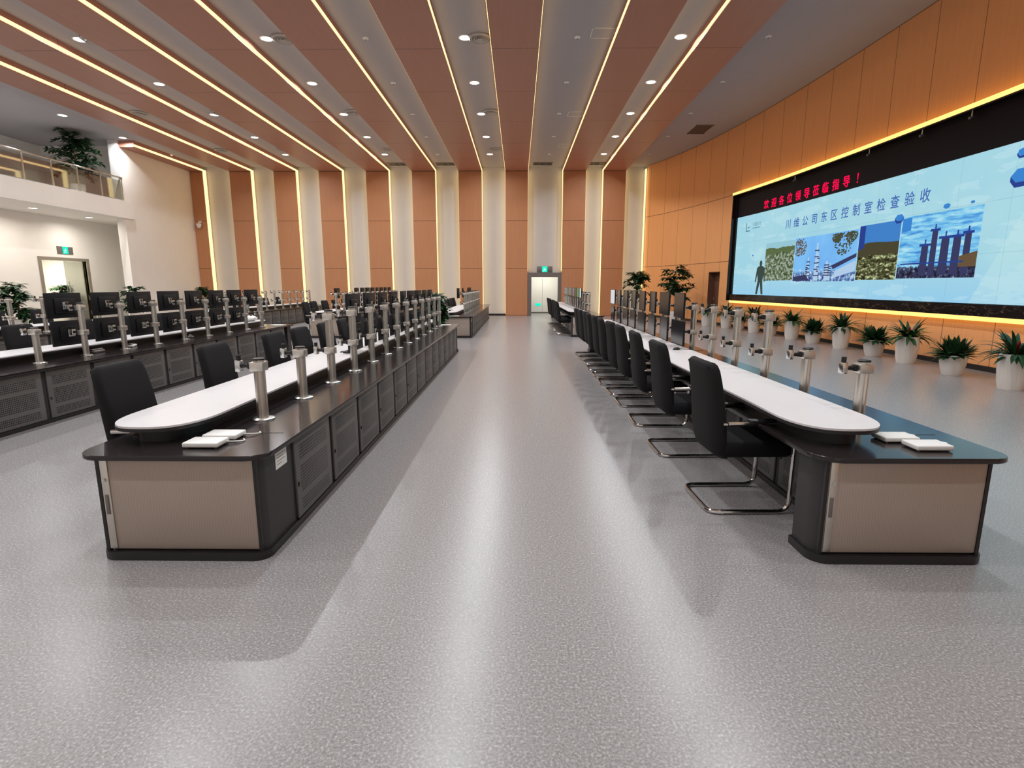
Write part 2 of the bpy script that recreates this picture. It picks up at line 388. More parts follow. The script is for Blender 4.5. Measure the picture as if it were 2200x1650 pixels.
# ------------------------------------------------------------------ video wall (screen, ticker, frame, LED lines)
def sv(y): return s_of(y-.024*(y-11))
SV0, SV1 = sv(21.44), 28.0
vw = thing('video_wall', 'huge curved video wall showing a pale blue slide on the wooden wall', 'screen', W(SV0, 0, 0))
def vpart(name, bm, mat, parent=None, smooth=0):
    o = obj(name, bm, mat, None, smooth); o.parent = parent or vw
    o.matrix_parent_inverse = Matrix.Translation(-vw.location) if parent is None else Matrix.Identity(4); return o
bm = B(); wall_bar(bm, SV0+.02, SV1-.02, 1.0, 4.86, .01, .05); vpart('backing', bm, 'ticker')
bm = B(); wall_bar(bm, SV0-.02, SV1, 4.83, 4.86, .01, .26); wall_bar(bm, SV0-.02, SV0+.03, 1.02, 4.86, .01, .26); wall_bar(bm, SV0+.03, SV0+.13, 1.02, 4.83, .05, .14); wall_bar(bm, SV1-.05, SV1, 1.02, 4.86, .01, .26)
vpart('frame', bm, plain('bronze_black_frame', (30, 24, 22), .18, .3))
bm = B(); wall_bar(bm, SV0-.02, SV1, 1.02, 1.24, .01, .2); vpart('sill', bm, 'marble')
bm = B(); wall_bar(bm, SV0+.13, SV1-.05, 4.05, 4.83, .05, .10); tk = vpart('ticker_board', bm, 'ticker')
bm = B(); wall_bar(bm, SV0-.05, SV1, 4.862, 4.95, .01, .26); vpart('led_line', bm, 'led_amber')
bm = B(); wall_bar(bm, SV0-.05, SV1, .93, 1.018, .01, .12); vpart('led_line', bm, 'led_amber')
def screen_mat():
    m, nt, out = new_mat('pale_blue_slide'); nb = NB(nt)
    uvn = nb.node('ShaderNodeUVMap').outputs[0]; uv = nb.sep(uvn); s, z = uv[0], uv[1]
    f = nb.noise(uvn, .55, 3, .6); g = nb.noise(nb.scalev(uvn, (.3, 1.3, 1)), 2.0, 4, .6)
    col = nb.mix(f, lin((146, 204, 226)), lin((182, 222, 228)))
    grad = nb.m('MULTIPLY', nb.m('SUBTRACT', 2.1, z), 1.1); grad = nb.m('MAXIMUM', nb.m('MINIMUM', grad, 1.0), 0.0)
    col = nb.mix(nb.m('MULTIPLY', grad, .75), col, lin((146, 202, 238)))
    col = nb.mix(nb.m('MULTIPLY', nb.m('GREATER_THAN', g, .56), .25), col, lin((205, 235, 240)))
    ray = nb.m('GREATER_THAN', nb.m('SUBTRACT', s, nb.m('MULTIPLY', z, .55)), 17.6)
    col = nb.mix(nb.m('MULTIPLY', ray, .35), col, lin((196, 230, 230)))
    ln = nb.m('MAXIMUM', nb.line(s, 8.0, 1.21, .006), nb.line(z, 1.24, .937, .006))
    col = nb.mix(nb.m('MULTIPLY', ln, .25), col, lin((96, 150, 170)))
    e = nb.node('ShaderNodeEmission'); nt.links.new(col, e.inputs[0]); e.inputs[1].default_value = 1.0
    nt.links.new(e.outputs[0], out.inputs[0]); return m
bm = B(); wall_sheet(bm, SV0+.14, SV1-.06, 1.25, 4.045, .09, .4); scr = vpart('screen', bm, screen_mat(), None, 50)
# pictures on the slide
def emat(name, build):
    m, nt, out = new_mat(name); nb = NB(nt); uvn = nb.node('ShaderNodeUVMap').outputs[0]; col = build(nb, uvn, nb.sep(uvn))
    e = nb.node('ShaderNodeEmission'); nt.links.new(col, e.inputs[0]); nt.links.new(e.outputs[0], out.inputs[0]); return m
def pic_town(nb, v, uv):
    n = nb.noise(v, 9, 4, .7); k = nb.noise(v, 2.2, 3)
    c = nb.ramp(n, [(.36, lin((52, 66, 44))), (.5, lin((96, 112, 76))), (.58, lin((190, 200, 190))), (.66, lin((70, 90, 92)))])
    c = nb.mix(nb.m('GREATER_THAN', nb.m('ADD', uv[1], nb.m('MULTIPLY', k, .5)), 2.86), c, lin((92, 108, 70)))
    return nb.mix(nb.m('GREATER_THAN', nb.m('ADD', uv[1], nb.m('MULTIPLY', k, .2)), 2.88), c, lin((150, 198, 212)))
def pic_sky(nb, v, uv):
    k = nb.noise(v, 1.2, 2); c = nb.mix(k, lin((96, 158, 232)), lin((140, 206, 250)))
    n = nb.noise(nb.scalev(v, (1.0, .8, 1)), 10, 4, .7)
    low = nb.m('LESS_THAN', nb.m('SUBTRACT', uv[1], nb.m('MULTIPLY', n, .55)), 1.72)
    return nb.mix(low, c, nb.ramp(n, [(.42, lin((70, 76, 140))), (.52, lin((96, 140, 190))), (.6, lin((206, 226, 240)))]))
def pic_night(nb, v, uv):
    n = nb.noise(nb.scalev(v, (.7, 1.3, 1)), 8, 4, .7); k = nb.noise(v, 1.6, 3)
    c = nb.ramp(n, [(.4, lin((46, 42, 26))), (.52, lin((84, 86, 56))), (.6, lin((190, 200, 150)))])
    c = nb.mix(nb.m('GREATER_THAN', nb.m('ADD', uv[1], nb.m('MULTIPLY', k, .4)), 2.52), c, lin((74, 70, 50)))
    return nb.mix(nb.m('GREATER_THAN', nb.m('ADD', uv[1], nb.m('MULTIPLY', k, .12)), 2.66), c, lin((66, 128, 200)))
def pic_plant(nb, v, uv):
    n = nb.noise(nb.scalev(v, (.5, 3.2, 1)), 3.5, 4, .6); t = nb.noise(v, 9, 3, .7)
    c = nb.ramp(n, [(.35, lin((72, 140, 214))), (.5, lin((120, 196, 236))), (.66, lin((184, 230, 238)))])
    return nb.mix(nb.m('LESS_THAN', nb.m('SUBTRACT', uv[1], nb.m('MULTIPLY', t, .3)), 1.84), c, nb.ramp(t, [(.42, lin((34, 30, 48))), (.55, lin((62, 66, 96))), (.66, lin((140, 160, 180)))]))
FLAT = {k: emis('slide_'+k, c, 1.0) for k, c in dict(dark=(58, 60, 96), hill=(70, 66, 50), leafy=(74, 76, 52), blue=(60, 132, 208), man=(62, 74, 70), steel=(176, 204, 232), navy=(44, 66, 142), white=(214, 232, 240), brown=(104, 84, 60), shade=(150, 190, 204)).items()}
P = [('town_picture', 19.15, 17.40, 1.74, 2.97, pic_town), ('refinery_picture', 17.37, 14.36, 1.70, 2.99, pic_sky), ('night_picture', 14.33, 12.85, 1.72, 3.05, pic_night), ('tower_picture', 12.82, 10.62, 1.74, 3.08, pic_plant)]
for nm, ya, yb_, z0, z1, fn in P:
    s0, s1 = sv(ya), sv(yb_); bm = B(); wall_sheet(bm, s0, s1, z0, z1, .094, .3)
    k = .097
    if nm == 'refinery_picture':
        rnd = random.Random(3)
        for cx, cz, r, q in ((s0+.28, 2.72, .34, 1), (s0+2.35, 2.72, .42, 2), (s0+2.05, 2.9, .22, 2), (s0+2.65, 2.88, .24, 2)):
            for j in range(130):
                a = rnd.random()*6.28; d = r*math.sqrt(rnd.random()); x, y = cx+d*math.cos(a), cz+d*math.sin(a)*.8; e = .036
                if s0 < x-e and x+e < s1 and y+e < z1: wall_poly(bm, [(x-e, y), (x, y-e*.7), (x+e, y), (x, y+e*.7)], k+.00005*j, q)
        for a, h, wd in ((1.18, 2.78, .09), (1.27, 2.5, .05), (.78, 2.4, .07), (.72, 2.2, .05), (1.7, 2.25, .1), (1.85, 2.2, .05)):
            wall_poly(bm, [(s0+a-wd, 1.72), (s0+a+wd, 1.72), (s0+a+wd*.4, h), (s0+a-wd*.4, h)], k+.008, 3)
            for j in range(5):
                zz = 1.85+(h-1.9)*j/5; wall_poly(bm, [(s0+a-wd*1.2, zz), (s0+a+wd*1.2, zz), (s0+a+wd*1.2, zz+.03), (s0+a-wd*1.2, zz+.03)], k+.009, 4)
        wall_poly(bm, [(s0+1.9, 2.12), (s1, 2.4), (s1, 2.3), (s0+2.0, 2.02)], k+.009, 4); wall_poly(bm, [(s0+2.0, 1.78), (s1, 1.95), (s1, 2.22), (s0+2.1, 1.98)], k+.009, 3)
        wall_poly(bm, [(s0+.02, 1.72), (s0+.9, 1.72), (s0+.7, 1.9), (s0+.05, 1.84)], k+.009, 4)
        mats = [emat(nm, fn), FLAT['brown'], FLAT['leafy'], FLAT['steel'], FLAT['dark']]
    elif nm == 'tower_picture':
        for a, h, wd in ((.78, 2.43, .11), (1.02, 2.72, .09), (1.32, 2.55, .12), (1.62, 2.55, .11), (1.88, 2.6, .09)):
            wall_poly(bm, [(s0+a-wd, 1.8), (s0+a+wd, 1.8), (s0+a+wd*.85, h), (s0+a-wd*.85, h)], k, 1)
            wall_poly(bm, [(s0+a-wd*1.5, h-.02), (s0+a+wd*1.5, h-.02), (s0+a+wd*1.5, h+.03), (s0+a-wd*1.5, h+.03)], k+.001, 2)
            wall_poly(bm, [(s0+a-.02, h), (s0+a+.02, h), (s0+a+.02, h+.12), (s0+a-.02, h+.12)], k+.001, 2)
        wall_poly(bm, [(s0+.1, 2.04), (s1-.3, 2.04), (s1-.3, 2.07), (s0+.1, 2.07)], k+.001, 2)
        wall_poly(bm, [(s1-.42, 1.95), (s1, 1.95), (s1, 2.24), (s1-.42, 2.16)], k, 3)
        wall_poly(bm, [(s0+.02, 2.75), (s0+.3, 2.78), (s0+.3, 3.06), (s0+.02, 3.05)], k, 4)
        mats = [emat(nm, fn), FLAT['dark'], FLAT['navy'], FLAT['brown'], FLAT['blue']]
    elif nm == 'night_picture':
        wall_poly(bm, [(s0, 2.45), (s0+.22, 2.5), (s0+.22, z1-.01), (s0, z1-.01)], k, 1)
        mats = [emat(nm, fn), FLAT['navy']]
    else: mats = [emat(nm, fn)]
    vpart(nm, bm, mats)
sm = sv(19.4)
bm = B(); k = .1
hd = [(sm+.0+.085*math.cos(a*.5236), 2.32+.11*math.sin(a*.5236)) for a in range(12)]
wall_poly(bm, hd, k); wall_poly(bm, [(sm-0.230, 2.18), (sm-0.135, 1.74), (sm+0.176, 1.74), (sm+0.270, 2.17), (sm+0.108, 2.24), (sm-0.095, 2.24)], k+.0005)
wall_poly(bm, [(sm-0.230, 2.17), (sm-0.324, 1.7), (sm-0.257, 1.68), (sm-0.135, 2.1)], k+.001); wall_poly(bm, [(sm+0.162, 2.16), (sm+0.257, 2.15), (sm+0.338, 1.72), (sm+0.270, 1.7)], k+.001)
wall_poly(bm, [(sm-0.135, 1.76), (sm-0.230, 1.28), (sm-0.108, 1.28), (sm+0.041, 1.76)], k+.0015); wall_poly(bm, [(sm+0.000, 1.76), (sm+0.135, 1.28), (sm+0.257, 1.28), (sm+0.176, 1.76)], k+.0015)
vpart('walking_figure_silhouette', bm, FLAT['man'])
for (y, z, r, a) in ((9.9, 3.47, .21, 0), (9.95, 3.86, .11, .4), (12.93, 3.10, .13, 0), (11.55, 3.17, .09, .3), (20.0, 2.62, .05, 0), (10.9, 3.16, .05, 0)):
    s = sv(y); bm = B()
    wall_poly(bm, [(s+r*1.1*math.cos(a+i*math.pi/3), z+r*.62*math.sin(a+i*math.pi/3)) for i in range(6)], .101, 0)
    if r > .1: wall_poly(bm, [(s-r*1.1, z), (s-r*.55, z-r*.54), (s+r*.55, z-r*.54), (s+r*1.1, z), (s+r*1.05, z-r*.4), (s+r*.5, z-r*.95), (s-r*.6, z-r*.95), (s-r*1.1, z-r*.4)], .1005, 1)
    vpart('blue_hexagon', bm, [FLAT['blue'], FLAT['navy']])
def glyphs(bm, text, s_list, z, size, off, mat_i=0, bold=.02, sx=1.0):
    dg = bpy.context.evaluated_depsgraph_get()
    for ch, s in zip(text, s_list):
        c = bpy.data.curves.new('glyph', 'FONT'); c.body = ch; c.size = 1.0; c.resolution_u = 3
        o = bpy.data.objects.new('glyph', c); COL.objects.link(o); dg.update()
        me = bpy.data.meshes.new_from_object(o.evaluated_get(dg)); bpy.data.objects.remove(o); bpy.data.curves.remove(c)
        if len(me.vertices):
            xs = [v.co.x for v in me.vertices]; mx = (min(xs)+max(xs))/2
            b = bold*size
            for q, (dx, dz) in enumerate(((0, 0), (b, 0), (-b, 0), (0, b), (0, -b)) if b else ((0, 0),)):
                vs = [bm.verts.new(W(s+(v.co.x-mx)*size*sx+dx, z+v.co.y*size+dz, off+.0002*q)) for v in me.vertices]
                for p in me.polygons:
                    try: bm.faces.new([vs[i] for i in p.vertices]).material_index = mat_i
                    except ValueError: pass
        bpy.data.meshes.remove(me)
tx = '欢迎各位领导莅临指导！'; a, b = sv(19.5), sv(14.5)
bm = B(); glyphs(bm, tx, [a+.15+(b-a-.3)*i/(len(tx)-1) for i in range(len(tx))], 4.15, .31, .104, 0, .014); vpart('ticker_text', bm, 'red_led')
tx = '川维公司东区控制室检查验收'; a, b = sv(18.0), sv(12.1)
bm = B(); glyphs(bm, tx, [a+.1+(b-a-.2)*i/(len(tx)-1) for i in range(len(tx))], 3.36, .31, .102, 0, .012); vpart('slide_title', bm, emis('slide_title_ink', (70, 104, 176), 1.0))
bm = B(); a = sv(20.1); tx = '中国石化'
glyphs(bm, tx, [a+.14*i for i in range(4)], 3.64, .14, .102, 0, .0)
a2 = sv(20.62); wall_poly(bm, [(a2, 3.48), (a2+.05, 3.48), (a2+.05, 3.78), (a2, 3.78)], .102); wall_poly(bm, [(a2, 3.48), (a2+.3, 3.48), (a2+.3, 3.515), (a2, 3.515)], .1022); wall_poly(bm, [(a2+.1, 3.6), (a2+.24, 3.6), (a2+.24, 3.63), (a2+.1, 3.63)], .1022)
for i in range(7): wall_poly(bm, [(a-.06+i*.075, 3.55), (a-.01+i*.075, 3.55), (a-.01+i*.075, 3.585), (a-.06+i*.075, 3.585)], .1024)
vpart('slide_logo', bm, emis('slide_logo_ink', (86, 132, 148), 1.0))
# small cameras hanging from the top of the video wall
bm = B()
for i, y in enumerate((17.55, 14.15, 12.4, 11.1)):
    p = W(sv(y), 4.83, .2)
    t = thing('bullet_camera', 'small grey camera hanging under the top of the video wall, %s from its left end' % ORD[i], 'camera', p, 0, 'cameras above the video wall')
    bm = B(); tube(bm, [(0, 0, 0), (0, 0, -.1)], .012, 8); obj('stem', bm, 'alu', t)
    bm = B(); tube(bm, [(.05, .02, -.10), (-.06, -.02, -.13)], .022, 10); obj('body', bm, 'grey_metal', t)

# ------------------------------------------------------------------ ceiling fixtures
def make_downlight():
    t = thing('downlight', 'x', 'downlight')
    bm = B(); lathe(bm, [(.14, -.0), (.16, -.0), (.16, -.015), (.14, -.02), (.125, -.012), (.125, 0)], 24, caps=False); obj('rim', bm, 'white_plastic', t)
    bm = B(); lathe(bm, [(.125, -.011), (.125, -.008)], 24); obj('lens', bm, 'lens', t)
    area('lamp', (0, 0, -.02), .17, DOWN_W, t, (.92, .965, 1.0), spread=162)
    return t
DL = make_downlight()
rows = [(3.88, 'strip right of the door strip'), (-1.29, 'white strip left of centre'), (-6.08, 'third lit strip from the right'), (-10.62, 'fourth lit strip from the right'), (-15.97, 'white ceiling before the gallery')]
YS = [26.1-2.95*k for k in range(10)]
for x, ph in rows:
    for k, y in enumerate(YS):
        place(DL, (x, y, ZC), 0, 'bright downlight in %s, %s from the back' % (ph, ORD[k]), 'ceiling downlights')
for k, (x, y) in enumerate(((-17.6, 20.3), (-17.75, 23.1), (-17.6, 17.4), (-17.6, 14.5))):
    o = place(DL, (x, y, 4.35), 0, 'bright downlight under the gallery floor, %s' % ('left of the exit sign', 'above the right side of the glass door', 'second left of the exit sign', 'third left of the exit sign')[k], 'downlights under the gallery')
    for ch in o.children:
        if ch.type == 'LIGHT': ch.data = ch.data.copy(); ch.data.energy = 46.0; ch.data.color = (1, .95, .85)
def make_diffuser():
    t = thing('air_diffuser', 'x', 'vent')
    bm = B(); lathe(bm, [(.28, 0), (.29, -.03), (.24, -.055), (.23, -.03), (.23, 0)], 28, caps=False); obj('ring', bm, 'vent_grey', t)
    bm = B()
    for r in (.19, .13, .07): lathe(bm, [(r, -.035), (r+.03, -.05), (r+.025, -.055), (r-.005, -.04)], 24, caps=False)
    lathe(bm, [(.05, -.055), (.05, -.03)], 16); obj('cones', bm, 'vent_grey', t)
    return t
DF = make_diffuser()
for x, ph in ((-.93, 'left of centre'), (-5.66, 'third from the right with lamps'), (-10.28, 'fourth from the right with lamps'), (-13.1, 'nearest the gallery')):
    for k, y in enumerate((25.2, 19.95, 14.3)):
        place(DF, (x, y, ZC), 0, 'round air diffuser in the strip %s, %s from the back' % (ph, ORD[k]), 'round ceiling diffusers')
def make_detector():
    t = thing('smoke_detector', 'x', 'smoke detector')
    bm = B(); lathe(bm, [(.075, 0), (.075, -.015), (.06, -.03), (.035, -.042), (.001, -.044)], 20); obj('body', bm, 'white_plastic', t)
    bm = B(); lathe(bm, [(.02, -.043), (.015, -.06), (.001, -.06)], 10); obj('sensor', bm, 'grey_metal', t)
    return t
DT = make_detector()
for x, ph in ((1.41, 'wide white strip above the door'), (-3.68, 'unlit white strip left of centre'), (5.97, 'grey ceiling beside the curved wall')):
    for k, y in enumerate(YS[:5]):
        place(DT, (x, y, ZC), 0, 'small ceiling detector in the %s, %s from the back' % (ph, ORD[k]), 'small ceiling detectors')
for k, y in enumerate((24.6, 20.25, 14.1)):
    t = thing('access_panel', 'square access panel outline in the wide strip above the door, %s from the back' % ORD[k], 'ceiling panel', (1.98, y, ZC), 0, 'ceiling access panels')
    bm = B(); a = .27
    for q in ((-a, a, -a, -a+.02), (-a, a, a-.02, a), (-a, -a+.02, -a, a), (a-.02, a, -a, a)): box(bm, q[0], q[1], q[2], q[3], -.012, 0)
    obj('frame', bm, 'white_plastic', t)
    bm = B(); box(bm, -a+.025, a-.025, -a+.025, a-.025, -.006, 0); obj('panel', bm, 'white_ceil', t)
def grille_thing(x, y, wx_, wy_, label, bars, z=ZC):
    t = thing('air_grille', label, 'vent', (x, y, z), 0, 'dark ceiling grilles')
    bm = B(); box(bm, -wx_/2, wx_/2, -wy_/2, wy_/2, -.02, 0); obj('panel', bm, 'grille', t)
    bm = B()
    for b in bars: box(bm, b-.02, b+.02, -wy_/2-.01, wy_/2+.01, -.03, 0)
    box(bm, -wx_/2-.03, wx_/2+.03, -wy_/2-.03, -wy_/2, -.03, 0); box(bm, -wx_/2-.03, wx_/2+.03, wy_/2, wy_/2+.03, -.03, 0); obj('frame', bm, 'grey_metal', t)
for x, ph in ((-5.95, 'strip left of the sixth wood beam'), (-3.58, 'unlit white strip left of centre'), (1.2, 'wide strip above the door'), (3.86, 'narrow strip right of the door strip')):
    grille_thing(x, 28.1, .9, .5, 'dark air grille at the back end of the %s' % ph, (-.16, .14))
grille_thing(6.95, 22.2, .62, 1.1, 'dark air grille in the grey ceiling beside the curved wall', ())
# exit signs, dome camera
def exit_sign(loc, rz, label):
    t = thing('exit_sign', label, 'exit sign', loc, rz)
    bm = B(); box(bm, -.4, .4, -.03, 0, -.15, .15, .006); obj('housing', bm, 'grey_metal', t)
    bm = B(); box(bm, -.14, .14, -.036, -.03, -.145, .145); obj('lit_panel', bm, 'green_lit', t, 0)
    bm = B(); y = -.038
    def q(p): bm.faces.new([bm.verts.new((a, y, b)) for a, b in p])
    q([(-.03, .03), (.02, .03), (.0, -.04), (-.05, -.04)]); q([(-.005, .05), (.03, .05), (.03, .085), (-.005, .085)])
    q([(-.05, -.04), (-.02, -.04), (-.07, -.11), (-.1, -.11)]); q([(-.02, -.04), (.0, -.04), (.05, -.09), (.02, -.11)]); q([(.02, .03), (.07, -.01), (.06, -.025), (.01, .005)]); q([(-.03, .03), (-.02, .01), (-.08, -.01), (-.08, .01)])
    obj('running_figure', bm, 'white_lit', t, 0)
exit_sign((1.385, yb, 2.4), 0, 'green lit exit sign on the white strip above the back doorway')
exit_sign((XA, 23.15, 3.02), R(90), 'green lit exit sign above the glass door in the alcove')
t = thing('dome_camera', 'white dome camera on the wood panel at the left end of the back wall', 'camera', (-16.2, YB, 4.6))
bm = B(); box(bm, -.08, .08, -.06, 0, .1, .2, .02); tube(bm, [(0, -.03, .12), (0, -.14, .1), (0, -.16, .04)], .03); obj('bracket', bm, 'white_plastic', t)
bm = B(); lathe(bm, [(.001, -.17), (.07, -.14), (.1, -.08), (.12, 0), (.12, .05), (.001, .06)], 20, 0, -.16); obj('dome', bm, 'white_plastic', t)
# ------------------------------------------------------------------ gallery railing
t = thing('glass_railing', 'glass balustrade with steel handrail along the upper gallery edge', 'railing', (XL, 23.5, 5.05))
L = 15.0; np_ = 13
for i in range(np_):
    y0 = -L*i/np_; bm = B(); box(bm, -.006, .006, y0-L/np_+.03, y0-.03, .04, .8); obj('glass_pane', bm, 'glass', t, 0)
for i in range(np_+1):
    bm = B(); box(bm, -.02, .02, -L*i/np_-.025, -L*i/np_+.025, 0, .88, .004); obj('post', bm, 'steel', t)
bm = B(); tube(bm, [(0, .05, .92), (0, -L-.05, .92)], .032, 12); obj('handrail', bm, 'chrome', t)

# ------------------------------------------------------------------ consoles
MOD, NM, EL = .735, 13, .42
LEN = 2*EL+MOD*NM
def make_end_cabinet():                      # front end faces -Y, origin: front right-hand floor corner of the console
    t = thing('end_cabinet', 'x', 'cabinet')
    def notch(x0, x1, y0, ra, rb): return [q for q in rrect(x0, x1, y0, EL, (ra, rb, 0, 0)) if q[1] < EL-.001]+[(x1, EL), (-.69, EL), (-.69, .25), (x0, .25)]
    bm = B(); prism(bm, notch(-.99, -.015, .015, .1, .06), .03, .624); obj('body', bm, 'dark_panel', t)
    bm = B(); prism(bm, notch(-1.01, .004, -.03, .11, .09), 0, .05); obj('plinth', bm, 'dark', t)
    sh = bm = B(); box(bm, -.945, -.055, .0, .02, .06, .617, .004); sh = obj('shutter', bm, 'tambour', t)
    bm = B(); box(bm, -.94, -.897, -.006, .002, .065, .614, .002); ps = obj('pull_stile', bm, 'alu', sh)
    bm = B(); box(bm, -.929, -.909, -.012, -.004, .28, .40, .003); ps2 = obj('handle', bm, 'grey_metal', sh)
    bm = B(); tube(bm, [(-.919, -.004, .49), (-.919, -.018, .49)], .011, 12); obj('lock', bm, 'steel', sh)
    bm = B(); box(bm, -.965, -.945, -.004, .02, .05, .62); obj('frame_strip', bm, 'dark', t)
    bm = B(); box(bm, -.055, -.035, -.004, .02, .05, .62); obj('frame_strip', bm, 'dark', t)
    return t
def make_cabinet():                          # origin: middle of the module on the floor, doors face +X (x=0) and -X
    t = thing('cabinet', 'x', 'cabinet'); h = MOD/2
    bm = B(); box(bm, -.66, -.018, -h+.002, h-.002, .045, .624); obj('body', bm, 'dark_panel', t)
    bm = B(); box(bm, -.68, .004, -h, h, 0, .045); obj('plinth', bm, 'dark', t)
    bm = B(); box(bm, -.018, 0, -h+.035, h-.035, .05, .614, .004); d = obj('door', bm, 'perf', t)
    bm = B(); box(bm, 0, .008, -h+.05, -h+.068, .27, .3, .003); obj('lock', bm, 'black_plastic', d)
    bm = B(); box(bm, -.675, -.66, -h+.035, h-.035, .05, .614, .004); d = obj('door', bm, 'perf', t)
    bm = B(); box(bm, -.683, -.675, h-.068, h-.05, .27, .3, .003); obj('lock', bm, 'black_plastic', d)
    return t
def make_top():
    t = thing('console_top', 'x', 'countertop')
    bm = B(); prism(bm, rrect(-1.05, .05, -.07, LEN+.07, (.14, .12, .12, .14), 8), .626, .656)
    bmesh.ops.bevel(bm, geom=[e for e in bm.edges if abs(e.verts[0].co.z-e.verts[1].co.z) < 1e-5], offset=.004, segments=1, affect='EDGES')
    obj('top_slab', bm, 'dark_top', t)
    bm = B(); box(bm, -.95, -.05, EL-.003, EL+.003, .656, .6572); obj('joint_line', bm, 'dark', t)
    return t
def wt_outline(o):                            # plan of the white worktop, grown by o
    x0, x1, y0, y1 = -1.05-o, -.48+o, .11-o, LEN-.1+o; pts = []
    cx = (x0+x1)/2; hw = (x1-x0)/2
    for i in range(25):
        a = math.pi+math.pi*i/24; c, s_ = math.cos(a), math.sin(a)
        pts.append((cx+hw*math.copysign(abs(c)**.75, c), y0+.42+.42*math.copysign(abs(s_)**.85, s_)))
    for i in range(25):
        a = math.pi*i/24; c, s_ = math.cos(a), math.sin(a)
        pts.append((cx+hw*math.copysign(abs(c)**.75, c), y1-.42+.42*math.copysign(abs(s_)**.85, s_)))
    return pts
def make_worktop():
    t = thing('worktop', 'x', 'desk top')
    bm = B(); prism(bm, wt_outline(0), .762, .774); obj('white_slab', bm, 'worktop', t, 50)
    bm = B(); prism(bm, wt_outline(.003), .742, .762); obj('edge_band', bm, 'dark', t, 50)
    bm = B(); prism(bm, wt_outline(-.1), .656, .742); obj('riser', bm, 'dark', t, 50)
    return t
ENDC, CAB, TOP, WT = make_end_cabinet(), make_cabinet(), make_top(), make_worktop()
CON = {  # name: (face X, start Y, phrase)
 'A': (-1.47, 2.965, 'front left aisle console'), 'B': (2.72, 2.965, 'front right aisle console'),
 'C': (-5.50, 2.78, 'second row left console'), 'D1': (-9.32, 2.9, 'third row left console'),
 'D2': (-9.32, 16.5, 'rear third row left console'), 'E2': (-5.40, 16.5, 'rear second row left console'),
 'E': (-1.42, 16.6, 'rear left aisle console'), 'F': (2.65, 16.95, 'rear right aisle console')}
for key, (fx, y0, ph) in CON.items():
    e1 = place(ENDC, (fx, y0, 0), 0, 'end cabinet with silver shutter, near end of the %s' % ph, 'end cabinets of the consoles')
    # far end: mirrored by turning round; shift so the body lines up
    e2 = place(ENDC, (fx-1.006, y0+LEN, 0), R(180), 'end cabinet at the far end of the %s' % ph, 'end cabinets of the consoles')
    for k in range(NM):
        place(CAB, (fx, y0+EL+MOD*(k+.5), 0), 0, 'grey perforated cabinet in the %s, %s from its near end' % (ph, ORD[k]), 'console cabinets')
    place(TOP, (fx, y0, 0), 0, 'long dark brown low top of the %s' % ph, 'dark console tops')
    place(WT, (fx, y0, 0), 0, 'long white rounded worktop of the %s' % ph, 'white worktops')
    if key == 'A':
        bm = B(); box(bm, -.015, -.013, .20, .36, .48, .59); lb = obj('notice_label', bm, 'paper', e1, 0); lb['label'] = 'white printed notice label'
        bm = B()
        for i, (a, b) in enumerate(((.22, .34), (.22, .31), (.22, .33), (.22, .29))): box(bm, -.013, -.0124, a, b, .565-.02*i, .569-.02*i)
        obj('print_lines', bm, 'grey_metal', lb, 0)

# ------------------------------------------------------------------ monitor poles
def clamp(t, z):
    bm = B(); box(bm, -.05, .046, -.046, .046, z-.035, z+.03, .006); c = obj('clamp', bm, 'alu', t)
    bm = B(); tube(bm, [(-.05, 0, z), (-.12, 0, z)], .016, 10); box(bm, -.075, -.05, -.02, .02, z-.022, z+.022, .004); obj('arm_joint', bm, 'black_plastic', c)
    bm = B(); box(bm, -.16, -.12, -.03, .03, z-.04, z+.04, .008); obj('mount_plate', bm, 'steel', c)
    bm = B(); tube(bm, [(-.14, 0, z+.04), (-.14, 0, z+.075)], .016, 10); obj('knob', bm, 'black_plastic', c)
def make_pole(h, zs):
    t = thing('monitor_pole', 'x', 'monitor pole')
    bm = B(); lathe(bm, [(.08, 0), (.08, .008), (.07, .016), (.04, .018)], 28); obj('base', bm, 'steel', t)
    bm = B(); pr = []
    for i in range(24):
        a = 2*math.pi*i/24; r = .038
        pr.append((r*math.cos(a), r*math.sin(a)))
    for gi in (0, 12, 6, 18): pr[gi] = (pr[gi][0]*.72, pr[gi][1]*.72)
    prism(bm, pr, .016, h-.012); obj('tube', bm, 'alu', t)
    bm = B(); lathe(bm, [(.04, h-.014), (.041, h-.004), (.034, h)], 20); obj('cap', bm, 'black_plastic', t)
    for z in zs: clamp(t, z)
    return t
TALL, SHORT = make_pole(.71, (.645, .32)), make_pole(.44, (.385,))
def make_monitor():                           # origin: centre of the panel, screen faces -X, panel 0.54 x 0.32
    t = thing('monitor', 'x', 'monitor')
    bm = B(); box(bm, -.012, .012, -.275, .275, -.165, .165, .005); box(bm, .01, .03, -.16, .16, -.11, .1, .012); obj('shell', bm, 'mon_shell', t)
    bm = B(); box(bm, -.0135, -.0118, -.265, .265, -.148, .158); obj('screen', bm, 'mon_screen', t, 0)
    bm = B(); box(bm, .03, .038, -.05, .05, -.05, .05, .004); obj('vesa_plate', bm, 'steel', t)
    return t
MON = make_monitor()
def lit(o, mat):
    for ch in o.children:
        if ch.name.startswith('screen'):
            ch.data = ch.data.copy(); ch.data.materials[0] = M[mat]
POLES = {'A': range(13), 'B': range(13), 'C': range(3, 13), 'D2': range(1, 12), 'E2': range(0, 13), 'E': range(1, 11), 'F': range(0, 12), 'D1': range(9, 13)}
UP = {'A': range(4, 13), 'B': range(5, 13), 'C': range(5, 13), 'E2': [1, 4, 5, 6, 7, 8, 9, 10, 11], 'E': [1, 3, 6, 7], 'F': range(1, 10)}
LOW = {'A': range(4, 12), 'B': range(5, 13), 'C': range(5, 12), 'E2': range(4, 12), 'F': range(1, 10), 'E': []}
tilt = random.Random(11)
